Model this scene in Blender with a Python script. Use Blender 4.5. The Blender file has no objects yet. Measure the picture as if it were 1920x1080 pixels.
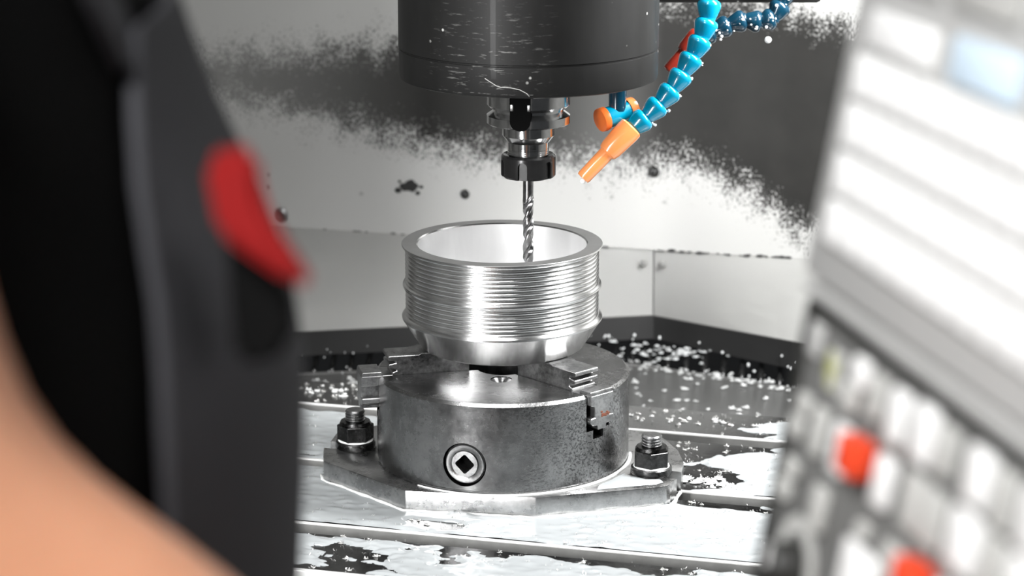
import bpy, bmesh, math, random
import numpy as np
from mathutils import Vector, Matrix, noise
random.seed(7)
PI = math.pi
S = bpy.context.scene
COL = S.collection

# ------------------------------------------------------------------ camera
cd = bpy.data.cameras.new('camera')
cam = bpy.data.objects.new('camera', cd); COL.objects.link(cam)
cam.location = (0.00717, -1.86241, 0.63939)
cam.rotation_euler = (math.radians(90 - 14.6), 0, 0)
cd.sensor_width = 36; cd.lens = 86.25
cd.clip_start = 0.05; cd.clip_end = 30
cd.dof.use_dof = True
cd.dof.focus_distance = 1.87
cd.dof.aperture_fstop = 7.0
S.camera = cam

# ------------------------------------------------------------------ light
S.view_settings.view_transform = 'Standard'
S.view_settings.look = 'None'
S.view_settings.gamma = 1
S.view_settings.use_curve_mapping = False
S.view_settings.exposure = 0.0
w = bpy.data.worlds.new('world'); S.world = w; w.use_nodes = True
w.node_tree.nodes['Background'].inputs[0].default_value = (0.92, 0.96, 1, 1)
w.node_tree.nodes['Background'].inputs[1].default_value = 0.05

def area(name, loc, target, sx, sy, power, spread=180, col=(1, 1, 1)):
    l = bpy.data.lights.new(name, 'AREA'); l.shape = 'RECTANGLE'; l.size = sx; l.size_y = sy
    l.energy = power; l.color = col; l.spread = math.radians(spread)
    o = bpy.data.objects.new(name, l); COL.objects.link(o); o.location = loc
    d = Vector(target) - Vector(loc)
    o.rotation_euler = d.to_track_quat('-Z', 'Y').to_euler()
    return o
area('chamber_lamp', (0.46, -0.02, 0.62), (0.12, 0.25, 0.0), 0.10, 0.40, 15)
area('top_fill', (-0.12, -0.25, 0.90), (-0.08, 0.05, 0.0), 0.45, 0.08, 5)  # added unseen fill for the left wall and the front of the table
area('softbox_left', (-0.80, -1.40, 0.50), (0.0, 0.0, 0.20), 0.14, 1.30, 4.9, 60)  # unseen softbox shaped for the streaks on ring and holder
area('panel_fill', (-0.55, -2.05, 1.5), (0.02, -1.12, 0.42), 0.6, 0.6, 6.2, 60)  # added fill light for the panel keys and the person's arm

# ------------------------------------------------------------------ helpers
def link(name, bm, mat, parent=None, smooth=30, kind=None):
    me = bpy.data.meshes.new(name)
    if smooth:
        for f in bm.faces: f.smooth = True
        a = math.radians(smooth)
        for e in bm.edges:
            if len(e.link_faces) == 2:
                if e.calc_face_angle(0) > a: e.smooth = False
            else: e.smooth = False
    bm.to_mesh(me); bm.free()
    o = bpy.data.objects.new(name, me); COL.objects.link(o)
    if mat: me.materials.append(mat)
    if parent: o.parent = parent
    if kind: o['kind'] = kind
    return o

def tag(o, label=None, cat=None, group=None, kind=None):
    if label: o['label'] = label
    if cat: o['category'] = cat
    if group: o['group'] = group
    if kind: o['kind'] = kind
    return o

def thing(name, label, cat, loc=(0, 0, 0), rz=0, group=None):
    o = bpy.data.objects.new(name, None); COL.objects.link(o)
    o.location = loc; o.rotation_euler = (0, 0, rz); o.empty_display_size = 0.02
    return tag(o, label, cat, group)

def lathe_bm(prof, seg=96, closed=False, M=None, bm=None):
    """prof: (r, z) pairs; r==0 ends close to a point"""
    bm = bm or bmesh.new(); rings = []
    for r, z in prof:
        if r <= 1e-9: rings.append([bm.verts.new((0, 0, z))])
        else: rings.append([bm.verts.new((r*math.cos(2*PI*i/seg), r*math.sin(2*PI*i/seg), z)) for i in range(seg)])
    n = len(prof)
    for k in range(n if closed else n-1):
        A, B = rings[k], rings[(k+1) % n]
        for i in range(seg):
            j = (i+1) % seg
            if len(A) == 1 and len(B) == 1: continue
            if len(A) == 1: bm.faces.new((A[0], B[j], B[i]))
            elif len(B) == 1: bm.faces.new((A[i], A[j], B[0]))
            else: bm.faces.new((A[i], A[j], B[j], B[i]))
    if M is not None: bmesh.ops.transform(bm, matrix=M, verts=[v for r in rings for v in r])
    bmesh.ops.recalc_face_normals(bm, faces=bm.faces)
    return bm

def box_bm(x0, x1, y0, y1, z0, z1, bev=0, M=None, bm=None):
    b = bmesh.new()
    bmesh.ops.create_cube(b, size=1, matrix=Matrix.Translation(((x0+x1)/2, (y0+y1)/2, (z0+z1)/2)) @ Matrix.Diagonal((x1-x0, y1-y0, z1-z0, 1)))
    if bev: bmesh.ops.bevel(b, geom=b.edges[:], offset=bev, segments=2, affect='EDGES', profile=0.5)
    if M is not None: b.transform(M)
    if bm is None: return b
    return merge(bm, b)

def merge(bm, b):
    me = bpy.data.meshes.new('tmp'); b.to_mesh(me); b.free(); bm.from_mesh(me); bpy.data.meshes.remove(me); return bm

def prism_bm(poly, z0, z1, bev=0, M=None, segs=2):
    b = bmesh.new()
    lo = [b.verts.new((x, y, z0)) for x, y in poly]; hi = [b.verts.new((x, y, z1)) for x, y in poly]
    b.faces.new(lo[::-1]); b.faces.new(hi); n = len(poly)
    for i in range(n): b.faces.new((lo[i], lo[(i+1) % n], hi[(i+1) % n], hi[i]))
    bmesh.ops.recalc_face_normals(b, faces=b.faces)
    if bev: bmesh.ops.bevel(b, geom=b.edges[:], offset=bev, segments=segs, affect='EDGES', profile=0.5)
    if M is not None: b.transform(M)
    return b

def tube_bm(pts, rad, seg=12, bm=None, cap=True):
    bm = bm or bmesh.new(); P = [Vector(p) for p in pts]; n = len(P); prev = None; rings = []
    for i in range(n):
        t = (P[min(i+1, n-1)] - P[max(i-1, 0)]).normalized()
        if prev is None:
            a = Vector((0, 0, 1)) if abs(t.z) < .9 else Vector((1, 0, 0)); u = t.cross(a).normalized()
        else: u = (prev - t*prev.dot(t)).normalized()
        prev = u; v = t.cross(u); r = rad[i] if hasattr(rad, '__len__') else rad
        rings.append([bm.verts.new(P[i] + u*r*math.cos(2*PI*k/seg) + v*r*math.sin(2*PI*k/seg)) for k in range(seg)])
    for i in range(n-1):
        for k in range(seg): bm.faces.new((rings[i][k], rings[i][(k+1) % seg], rings[i+1][(k+1) % seg], rings[i+1][k]))
    if cap: bm.faces.new(rings[0][::-1]); bm.faces.new(rings[-1])
    return bm

def along(p, q):
    """matrix carrying local Z from p to q"""
    p = Vector(p); d = Vector(q) - p
    return Matrix.Translation(p) @ d.to_track_quat('Z', 'Y').to_matrix().to_4x4()

def boolean(o, cutters):
    for c in cutters:
        m = o.modifiers.new('b', 'BOOLEAN'); m.operation = 'DIFFERENCE'; m.solver = 'EXACT'; m.object = c
    bpy.context.view_layer.update()
    for c in cutters: c.matrix_world = o.matrix_world @ c.matrix_world
    bpy.context.view_layer.update()
    dg = bpy.context.evaluated_depsgraph_get()
    me = bpy.data.meshes.new_from_object(o.evaluated_get(dg))
    o.modifiers.clear(); old = o.data; nm = old.name; o.data = me; bpy.data.meshes.remove(old); me.name = nm
    for c in cutters:
        cm = c.data; bpy.data.objects.remove(c); bpy.data.meshes.remove(cm)
    bm = bmesh.new(); bm.from_mesh(me)
    for f in bm.faces: f.smooth = True
    for e in bm.edges: e.smooth = not (len(e.link_faces) != 2 or e.calc_face_angle(0) > 0.5)
    bm.to_mesh(me); bm.free()

# ------------------------------------------------------------------ materials
def new_mat(name):
    m = bpy.data.materials.new(name); m.use_nodes = True
    return m, m.node_tree, m.node_tree.nodes['Principled BSDF']
def N(nt, t, **kw):
    n = nt.nodes.new('ShaderNode' + t)
    for k, v in kw.items():
        if k in n.inputs: n.inputs[k].default_value = v
        else: setattr(n, k, v)
    return n
def ramp(nt, src, stops):
    r = N(nt, 'ValToRGB'); e = r.color_ramp.elements
    while len(e) < len(stops): e.new(0.5)
    for i, (p, c) in enumerate(stops):
        e[i].position = p; e[i].color = (c, c, c, 1) if not hasattr(c, '__len__') else (*c, 1)
    nt.links.new(src, r.inputs[0]); return r.outputs[0]
def coords(nt, kind='Object', scale=(1, 1, 1)):
    tc = N(nt, 'TexCoord'); mp = N(nt, 'Mapping'); mp.inputs['Scale'].default_value = scale
    nt.links.new(tc.outputs[kind], mp.inputs[0]); return mp.outputs[0]
def nz(nt, vec, scale, detail=4, rough=.55):
    n = N(nt, 'TexNoise', Scale=scale, Detail=detail, Roughness=rough); nt.links.new(vec, n.inputs['Vector']); return n.outputs['Fac']
def mixc(nt, fac, a, b):
    m = N(nt, 'Mix', data_type='RGBA')
    for i, v in ((0, fac), (6, a), (7, b)):
        if hasattr(v, 'is_linked') or hasattr(v, 'links'): nt.links.new(v, m.inputs[i])
        else: m.inputs[i].default_value = v if i == 0 else (*v, 1)
    return m.outputs[2]
def math_(nt, op, a, b=0.0, clamp=False):
    m = N(nt, 'Math', operation=op, use_clamp=clamp)
    for i, v in ((0, a), (1, b)):
        if hasattr(v, 'links'): nt.links.new(v, m.inputs[i])
        else: m.inputs[i].default_value = v
    return m.outputs[0]
def bump(nt, bsdf, h, strength, dist):
    b = N(nt, 'Bump', Strength=strength, Distance=dist); nt.links.new(h, b.inputs['Height']); nt.links.new(b.outputs[0], bsdf.inputs['Normal']); return b

def plain(name, col, rough=.5, metal=0, scale=60, var=.12, bstr=.05, **kw):
    m, nt, b = new_mat(name); v = coords(nt)
    f = nz(nt, v, scale, 5)
    c = mixc(nt, f, tuple(x*(1-var) for x in col), tuple(min(1, x*(1+var)) for x in col))
    nt.links.new(c, b.inputs['Base Color'])
    b.inputs['Metallic'].default_value = metal
    nt.links.new(ramp(nt, f, [(0, max(0, rough-.08)), (1, min(1, rough+.08))]), b.inputs['Roughness'])
    if bstr: bump(nt, b, f, bstr, .002)
    for k, x in kw.items(): b.inputs[k].default_value = x
    return m

def steel(name, lo, hi, rlo, rhi, scale=25, pits=0, scratch=.15, stretch=(1, 1, 1)):
    m, nt, b = new_mat(name); v = coords(nt, scale=stretch)
    f = nz(nt, v, scale, 6, .6); g = nz(nt, v, scale*7, 6, .7)
    h = math_(nt, 'ADD', math_(nt, 'MULTIPLY', f, .6), math_(nt, 'MULTIPLY', g, .4))
    k = ramp(nt, h, [(.38, lo), (.62, hi)])
    if pits:
        pv = nz(nt, v, scale*24, 3, .6)
        pos = N(nt, 'SeparateXYZ'); nt.links.new(coords(nt), pos.inputs[0])
        where = ramp(nt, math_(nt, 'ADD', math_(nt, 'MULTIPLY', pos.outputs[0], 6.0), nz(nt, v, scale*.8, 3)), [(.55, 0), (.95, 1)])
        pit = math_(nt, 'MULTIPLY', ramp(nt, pv, [(.50, 0), (.62, .75)]), where)
        k = mixc(nt, pit, k, (lo*.25,)*3)
    sc = coords(nt, scale=(9, 9, 260)); s = nz(nt, sc, 6, 3, .7)
    nt.links.new(k, b.inputs['Base Color']); b.inputs['Metallic'].default_value = 1
    nt.links.new(ramp(nt, h, [(.35, rlo), (.65, rhi)]), b.inputs['Roughness'])
    hh = math_(nt, 'ADD', g, math_(nt, 'MULTIPLY', s, .3))
    if pits: hh = math_(nt, 'SUBTRACT', hh, math_(nt, 'MULTIPLY', pit, 1.4))
    bump(nt, b, hh, scratch, .0006)
    return m

M = {}
M['chuck'] = steel('worn_chuck_steel', .17, .33, .22, .30, 22, pits=1, scratch=.2)
M['jaw'] = steel('jaw_steel', .15, .45, .25, .42, 50, scratch=.35)
M['plate'] = steel('flange_plate_steel', .33, .55, .22, .36, 30, scratch=.25)
M['black_steel'] = steel('oiled_black_steel', .03, .10, .18, .34, 60, scratch=.25)
M['polished'] = steel('ground_holder_steel', .55, .72, .10, .17, 20, scratch=.05)
M['drill'] = steel('drill_steel', .28, .55, .18, .3, 60, scratch=.1)
M['nut_black'] = plain('black_oxide_nut', (.012, .012, .012), .25, .0, 80, .3, .05)
M['hole'] = plain('recess_shade', (.003, .003, .003), .8, **{'Specular IOR Level': .05})  # near-black colour puts recess shade into slot, socket, bore and panel gap

# turned aluminium of the ring: circular tool marks follow the height
m, nt, b = new_mat('turned_aluminium'); v = coords(nt, scale=(6, 6, 700)); f = nz(nt, v, 3, 4, .6)
v2 = coords(nt); g = nz(nt, v2, 40, 4)
nt.links.new(mixc(nt, g, (.66, .66, .655), (.78, .78, .775)), b.inputs['Base Color'])
b.inputs['Metallic'].default_value = 1; b.inputs['Roughness'].default_value = .26
b.inputs['Anisotropic'].default_value = .8; b.inputs['Anisotropic Rotation'].default_value = .25
tg = N(nt, 'Tangent', direction_type='RADIAL', axis='Z'); nt.links.new(tg.outputs[0], b.inputs['Tangent'])
bump(nt, b, f, .10, .0004); M['ring'] = m
M['face'] = steel('faced_aluminium', .34, .44, .30, .38, 8, scratch=.05)
M['bore'] = steel('lit_bored_aluminium', .88, .97, .40, .48, 8, scratch=.05, stretch=(1, 1, .15))  # paler than the sleeve: lamp light in the bore put into the colour

# painted spindle casing with chip scratches and specks
m, nt, b = new_mat('black_satin_casing'); v = coords(nt)
vo = N(nt, 'TexVoronoi', Scale=75, feature='F1'); nt.links.new(v, vo.inputs['Vector'])
spk = ramp(nt, vo.outputs['Distance'], [(.05, 1), (.10, 0)])
thin = ramp(nt, nz(nt, v, 14, 2), [(.47, 0), (.52, .8)])
spk = math_(nt, 'MULTIPLY', spk, thin)
sv = coords(nt, scale=(60, 60, 420)); sc = ramp(nt, nz(nt, sv, 1.3, 3, .7), [(.60, 0), (.70, 1)])
pos = N(nt, 'SeparateXYZ'); nt.links.new(v, pos.inputs[0])
zone = math_(nt, 'MULTIPLY', ramp(nt, math_(nt, 'ABSOLUTE', math_(nt, 'ADD', pos.outputs[0], .028)), [(.0, 1), (.05, 0)]), ramp(nt, pos.outputs[2], [(.325, 1), (.40, .3)]))
sc = math_(nt, 'MULTIPLY', sc, zone)
mask = math_(nt, 'ADD', spk, math_(nt, 'MULTIPLY', sc, .5), True)
base = mixc(nt, nz(nt, v, 30, 4), (.004, .004, .004), (.010, .010, .0095))
nt.links.new(mixc(nt, mask, base, (.5, .5, .48)), b.inputs['Base Color'])
nt.links.new(ramp(nt, nz(nt, coords(nt, scale=(20, 20, 3)), 2, 4), [(.3, .46), (.7, .62)]), b.inputs['Roughness'])
b.inputs['Coat Weight'].default_value = .04; b.inputs['Specular IOR Level'].default_value = .28
M['casing'] = m

M['trim'] = plain('black_sheet', (.018, .018, .018), .5, 0, 20, .4)
M['cover'] = plain('wet_way_cover', (.12, .12, .117), .3, .2, 14, .25, .2)
M['gutter'] = plain('wet_black_gutter', (.010, .010, .010), .18, 0, 30, .5, .2)
M['table'] = steel('wet_table_steel', .10, .20, .10, .24, 35, scratch=.1)
M['slot_edge'] = plain('machined_slot_steel', (.30, .30, .29), .5, .25, 120, .2, .1)
M['slot_land'] = plain('lit_slot_land', (.85, .85, .84), .4, .3, 120, .05, .05)
M['coolant'] = plain('milky_coolant', (.365, .384, .39), .08, 0, 40, .03, 0, **{'Specular IOR Level': .5, 'Coat Weight': .15})
M['foam'] = plain('white_coolant_foam', (.86, .87, .86), .22, 0, 200, .05, .2, **{'Coat Weight': .6})
M['chip'] = plain('aluminium_chip', (.82, .82, .80), .25, .7, 100, .1, .1)
M['blue'] = plain('blue_hose_plastic', (.0, .235, .38), .22, 0, 40, .06, .02, **{'Coat Weight': .5})
M['blue_dark'] = plain('blue_hose_plastic_shaded', (.003, .030, .055), .2, 0, 90, .3, .05, **{'Coat Weight': .5})  # shaded copy of the hose blue, darkness put into the colour
M['orange'] = plain('orange_nozzle_plastic', (.86, .29, .09), .25, 0, 60, .1, .03, **{'Coat Weight': .5})
M['orange_shaded'] = plain('orange_nozzle_shaded', (.24, .022, .012), .3, 0, 60, .15, .03)  # orange nozzle with its shade painted into the colour
M['water'] = plain('water_bead', (.9, .92, .92), .05, 0, 30, .02, 0, **{'Coat Weight': 1.0})
M['paint_wall'] = plain('enclosure_paint', (.62, .62, .60), .42, 0, 9, .04, .03)
M['grey_wall'] = plain('dark_grey_sheet', (.16, .16, .155), .45, 0, 9, .15, .03)  # unseen enclosure darkened to give the metal dark reflections
M['panel_light'] = plain('light_panel_plastic', (.50, .50, .49), .5, 0, 30, .04, .02)
M['panel_dark'] = plain('dark_panel_plastic', (.15, .15, .145), .5, 0, 30, .1, .02)
M['panel_black'] = plain('black_panel_frame', (.022, .022, .02), .45, 0, 30, .1, .02)
M['key_white'] = plain('white_key', (.90, .90, .89), .4, 0, 30, .02, 0)
M['key_pale'] = plain('pale_grey_key', (.52, .52, .50), .4, 0, 30, .03, 0)
M['key_blue'] = plain('pale_blue_key', (.66, .80, .92), .4, 0, 30, .02, 0)
M['key_red'] = plain('red_key', (.78, .065, .02), .35, 0, 30, .04, 0)
M['key_yellow'] = plain('yellow_green_mark', (.42, .43, .17), .5, 0, 30, .04, 0)
M['skin'] = plain('skin', (.76, .36, .21), .5, 0, 60, .06, .04, **{'Subsurface Weight': .15, 'Subsurface Scale': .01})
M['shirt'] = plain('black_cotton', (.003, .003, .003), .9, 0, 90, .2, .2, **{'Specular IOR Level': .1})
M['overall'] = plain('charcoal_work_cloth', (.062, .062, .068), .85, 0, 220, .2, .3, **{'Specular IOR Level': .15})
M['red_cloth'] = plain('red_cloth', (.21, .006, .006), .8, 0, 220, .1, .2, **{'Specular IOR Level': .15})
M['hair'] = plain('dark_hair', (.02, .012, .008), .5, 0, 120, .3, .3)
M['shoe'] = plain('black_leather', (.012, .012, .012), .4)
M['eye'] = plain('eye_white', (.8, .8, .78), .2, 0, 30, .02, 0)
M['iris'] = plain('dark_iris', (.03, .015, .008), .15, 0, 30, .1, 0)
M['room_floor'] = plain('workshop_floor', (.22, .22, .21), .6, 0, 6, .15, .05)

# rear sheet: pale paint with a dark film of soot and oil and some painted shade
TH = math.radians(-14.8)
def curve_node(nt, src, pts):
    fc = N(nt, 'FloatCurve'); c = fc.mapping.curves[0]
    for i, (x, y) in enumerate(pts):
        if i < 2: c.points[i].location = (x, y) if i == 0 else c.points[i].location
    c.points[0].location = pts[0]; c.points[1].location = pts[-1]
    for p in pts[1:-1]: c.points.new(*p)
    fc.mapping.update(); nt.links.new(src, fc.inputs['Value']); return fc.outputs[0]
m, nt, b = new_mat('stained_shaded_rear_sheet'); v = coords(nt)
pos = N(nt, 'SeparateXYZ'); nt.links.new(v, pos.inputs[0])
un = math_(nt, 'ADD', pos.outputs[0], .5, True)
# lower and upper rim of the dark film against position along the wall (local metres)
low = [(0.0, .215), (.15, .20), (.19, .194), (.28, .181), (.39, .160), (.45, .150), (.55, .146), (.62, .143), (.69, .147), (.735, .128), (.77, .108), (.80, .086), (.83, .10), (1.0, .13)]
upp = [(0.0, .232), (.15, .232), (.19, .238), (.28, .244), (.39, .258), (.48, .27), (.60, .292), (.68, .318), (.76, .314), (.83, .298), (1.0, .26)]  # right end raised to paint the shade at the upper right
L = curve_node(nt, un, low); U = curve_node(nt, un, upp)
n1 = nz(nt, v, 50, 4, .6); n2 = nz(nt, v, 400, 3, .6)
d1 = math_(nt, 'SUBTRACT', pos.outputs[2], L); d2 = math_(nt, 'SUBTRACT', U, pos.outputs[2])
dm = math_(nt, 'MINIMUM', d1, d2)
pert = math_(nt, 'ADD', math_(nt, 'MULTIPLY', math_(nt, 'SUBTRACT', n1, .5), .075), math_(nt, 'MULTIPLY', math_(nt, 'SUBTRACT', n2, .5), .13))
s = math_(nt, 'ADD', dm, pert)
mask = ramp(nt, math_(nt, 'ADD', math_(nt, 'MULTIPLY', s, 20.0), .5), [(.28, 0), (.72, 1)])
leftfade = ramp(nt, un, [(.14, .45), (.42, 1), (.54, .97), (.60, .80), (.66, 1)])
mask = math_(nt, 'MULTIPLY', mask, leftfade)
sp = N(nt, 'TexVoronoi', Scale=42, feature='F1'); nt.links.new(v, sp.inputs['Vector'])
spots = math_(nt, 'MULTIPLY', ramp(nt, sp.outputs['Distance'], [(.07, 1), (.13, 0)]), ramp(nt, nz(nt, v, 22, 2), [(.54, 0), (.60, .55)]))
mask = math_(nt, 'MAXIMUM', mask, spots)
pale = mixc(nt, nz(nt, v, 5, 3), (.52, .52, .505), (.60, .60, .585))
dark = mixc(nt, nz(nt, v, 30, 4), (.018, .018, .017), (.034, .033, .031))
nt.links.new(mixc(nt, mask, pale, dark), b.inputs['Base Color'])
b.inputs['Roughness'].default_value = .5; b.inputs['Specular IOR Level'].default_value = .2
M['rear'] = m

# ------------------------------------------------------------------ the setting
def struct(name, bm, mat, loc=(0, 0, 0), rz=0, parent=None, smooth=30):
    o = link(name, bm, mat, parent, smooth); o.location = loc; o.rotation_euler = (0, 0, rz)
    if parent is None: o['kind'] = 'structure'
    return o
SEAM = .0605
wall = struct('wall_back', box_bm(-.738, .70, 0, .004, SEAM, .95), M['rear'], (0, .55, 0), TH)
# lower sheets, leaning forward to the lip of the gutter
inv = (Matrix.Translation((0, .55, 0)) @ Matrix.Rotation(TH, 4, 'Z')).inverted()
def sheet(quad, n=14):
    bm = bmesh.new(); q = [inv @ Vector(p) for p in quad]; G = []
    for i in range(n+1):
        t = i/n; a = q[0].lerp(q[1], t); c = q[3].lerp(q[2], t)
        G.append([bm.verts.new(a.lerp(c, j/n)) for j in range(n+1)])
    for i in range(n):
        for j in range(n): bm.faces.new((G[i][j], G[i+1][j], G[i+1][j+1], G[i][j+1]))
    bmesh.ops.solidify(bm, geom=bm.faces[:], thickness=-.002)
    bmesh.ops.recalc_face_normals(bm, faces=bm.faces); return bm
ux = Vector((math.cos(TH), math.sin(TH), 0)); W0 = Vector((0, .5515, 0))
def onwall(u, z): return W0 + ux*u + Vector((0, 0, z))
ZB = -.0075; CJ = .1535
ca = Vector((.1484, .5135, ZB)); cb = Vector((.1494, .5125, ZB))
lft = Vector((-.688, .366, ZB)); rgt = Vector((.688, .117, ZB))
link('lower_panel', sheet([onwall(-.712, SEAM+.001), onwall(CJ-.0006, SEAM+.001), ca, lft]), M['paint_wall'], wall)
link('lower_panel', sheet([onwall(CJ+.0006, SEAM+.001), onwall(.700, SEAM+.001), rgt, cb]), M['paint_wall'], wall)
def bolt_head(u, z, r, mat, name='bolt_head', dy=0):
    prof = [(0, .0), (r, .0), (r, .0012), (r*.62, .0035), (r*.35, .0036), (r*.3, .0022), (0, .0022)]
    Mx = Matrix.Translation((u, -dy, z)) @ Matrix.Rotation(PI/2, 4, 'X')
    return link(name, lathe_bm(prof, 20, M=Mx), mat, wall)
tag(bolt_head(-.2395, .0731, .0078, M['jaw']), 'large pale bolt head at the left end of the seam')
tag(bolt_head(-.0416, .1063, .0048, M['black_steel']), 'small dark bolt head left of the drill')
tag(bolt_head(.1523, .1398, .0056, M['black_steel']), 'dark bolt head below the coolant nozzle')
for u in (.1434, .1629): bolt_head(u, .0464, .0036, M['slot_edge'], 'rivet', 0.001)
# crust patch near the drill
bm = bmesh.new()
for i in range(26):
    t = random.gauss(0, 1); x = -.1+t*.0065; z = .1115-.1*t*.01+random.gauss(0, .0028); r = random.uniform(.0015, .0042)
    bmesh.ops.create_icosphere(bm, subdivisions=2, radius=1, matrix=Matrix.Translation((x, -.0002, z)) @ Matrix.Diagonal((r, .0012, r*.8, 1)))
tag(link('oil_crust', bm, M['trim'], wall), kind='stuff')
bm = bmesh.new()
for i in range(40):
    u = random.uniform(-.20, .15)if i < 12 else random.uniform(.155, .29); z = SEAM + random.uniform(-.0005, .0006); r = random.uniform(.0008, .0022)
    bmesh.ops.create_icosphere(bm, subdivisions=1, radius=1, matrix=Matrix.Translation((u, 0, z)) @ Matrix.Diagonal((r*2.2, .0012, r*.8, 1)))
tag(link('seam_grime', bm, M['trim'], wall), kind='stuff')

struct('wall_left', box_bm(-.70, -.69, -.42, .75, -.3, .95), M['grey_wall'])
struct('wall_right', box_bm(.69, .70, -.42, .75, -.3, .95), M['grey_wall'])
struct('ceiling', box_bm(-.70, .70, -.42, .75, .95, .96), M['grey_wall'])
struct('front_shade_panel', box_bm(-.70, -.43, -.43, -.42, -.3, .95), M['grey_wall'])  # added out of view; its edge shades the left of the rear wall
struct('floor', box_bm(-3, 3, -4, 2, -.97, -.95), M['room_floor'])

# lip below the sheets
bm = bmesh.new()
pts = [lft+Vector((0, -.002, 0)), (ca+cb)/2+Vector((0, -.004, 0)), rgt+Vector((0, -.002, 0))]
lo = [-.031, -.0300, -.046]
fr = [bm.verts.new(p) for p in pts]; bo = [bm.verts.new(Vector((p.x, p.y-.003, z))) for p, z in zip(pts, lo)]
bk = [bm.verts.new(p+Vector((0, .012, 0))) for p in pts]
for i in (0, 1): bm.faces.new((fr[i], fr[i+1], bo[i+1], bo[i])); bm.faces.new((bk[i], bk[i+1], fr[i+1], fr[i]))
struct('trim_1', bm, M['trim'], smooth=0)
# gutter floor and the pale cover in front of it
struct('trim_2', box_bm(-.69, .69, -.32, .74, -.12, -.066), M['gutter'])
cover = thing('way_cover', 'grey steel way cover behind the table, dotted with foam', 'cover', (0, 0, -.05))
poly = [(-.45, .06), (.5, .0), (.5, .272), (.26, .406), (.129, .479), (-.05, .470), (-.197, .446), (-.45, .40)]
link('cover_plate', prism_bm(poly, -.008, 0, .001), M['cover'], cover)
link('end_lip', tube_bm([(.5, .272, 0), (.26, .406, 0), (.129, .479, 0), (-.05, .470, 0), (-.197, .446, 0), (-.45, .40, 0)], .0022, 8), M['cover'], cover)
ribs = thing('gutter_grate', 'black ribbed grate sloping down behind the grey cover', 'grate', (0, 0, -.05))
for i in range(34):
    x = -.26 + i*.0175
    y = np.interp(x, [-.45, -.197, -.05, .129, .26, .5], [.40, .446, .470, .479, .406, .272])
    e = np.interp(x, [-.688, .149, .688], [.366, .512, .117])
    y2 = e + (0.012 if e < y+.02 else -.006)
    link('rib', tube_bm([(x, y+.004, -.008), (x+.004, max(y2, y+.03), .012)], [.003, .003], 8), M['gutter'], ribs)

# ------------------------------------------------------------------ machine table
def slotM(off=0): return Matrix.Rotation(TH, 4, 'Z')
table = thing('machine_table', 'steel machine table with long T-slots under milky coolant', 'machine table', (0, 0, 0), TH)
SL = [-.158, -.0145, .129]; HW = .009
edges = [-.242] + [e for c in SL for e in (c-HW, c+HW)] + [.2065]
X0, X1 = -.46, .46
prof = [(-.242, -.0495), (-.242, 0)]
for c in SL:
    prof += [(c-HW, 0), (c-HW, -.014), (c-.016, -.014), (c-.016, -.026), (c+.016, -.026), (c+.016, -.014), (c+HW, -.014), (c+HW, 0)]
prof += [(.2065, 0), (.2065, -.0495)]
R = Matrix(((0, 0, 1, 0), (1, 0, 0, 0), (0, 1, 0, 0), (0, 0, 0, 1)))
link('table_top', prism_bm(prof, X0, X1, 0, R), M['table'], table, smooth=0)
for c in SL:
    # machined land and flank at the far edge of every slot, light painted in
    bm = box_bm(X0, X1, c+HW-.0004, c+HW+.0030, -.0002, .0012, .0004)
    link('slot_land', bm, M['slot_land'], table, smooth=0)
    link('slot_flank', box_bm(X0, X1, c+HW-.0012, c+HW-.0002, -.0135, .0002, 0), M['slot_edge'], table, smooth=0)
link('front_land', box_bm(X0, X1, -.2435, -.2385, -.004, .0008, .0004), M['slot_land'], table, smooth=0)

# base plate outline (world)
def arc(c, r, a0, a1, n):
    return [(c[0]+r*math.cos(math.radians(a0+(a1-a0)*i/n)), c[1]+r*math.sin(math.radians(a0+(a1-a0)*i/n))) for i in range(n+1)]
c_, s_ = math.cos(TH), math.sin(TH)
def T2(a, b, z=None):
    p = (a*c_ - b*s_, a*s_ + b*c_); return p
BL = T2(-.1197, -.0119); BR = T2(.1237, -.0145)
def notch(c, sgn, reach):
    """U notch open outwards along the slot direction: list of points from lower side to upper side"""
    out = [T2(sgn*reach, c[1]-.0085)] + [T2(c[0]+math.cos(math.radians(t))*.0085*(-sgn), c[1]+math.sin(math.radians(t))*.0085) for t in (-90, -60, -30, 0, 30, 60, 90)] + [T2(sgn*reach, c[1]+.0085)]
    return out
plate_poly = [(-.0745, -.0880), (.0254, -.1035)] + [(.1215, -.0785), (.1262, -.0762), (.1290, -.0725), (.1303, -.068)]
plate_poly += [q for q in notch((.1237, -.0145), 1, .146)]
plate_poly += [(.1430, -.0200), (.1405, .010), (.128, .050), (.0745, .080), (-.0254, .0945), (-.118, .072), (-.136, .058)]
plate_poly += [q for q in notch((-.1197, -.0119), -1, .144)[::-1]]
plate_poly += [(-.1432, -.0060), (-.1420, -.0165), (-.1375, -.0225), (-.1310, -.0285)]
def inside(x, y, P):
    c = False; j = len(P)-1
    for i in range(len(P)):
        xi, yi = P[i]; xj, yj = P[j]
        if (yi > y) != (yj > y) and x < (xj-xi)*(y-yi)/(yj-yi)+xi: c = not c
        j = i
    return c

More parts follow.
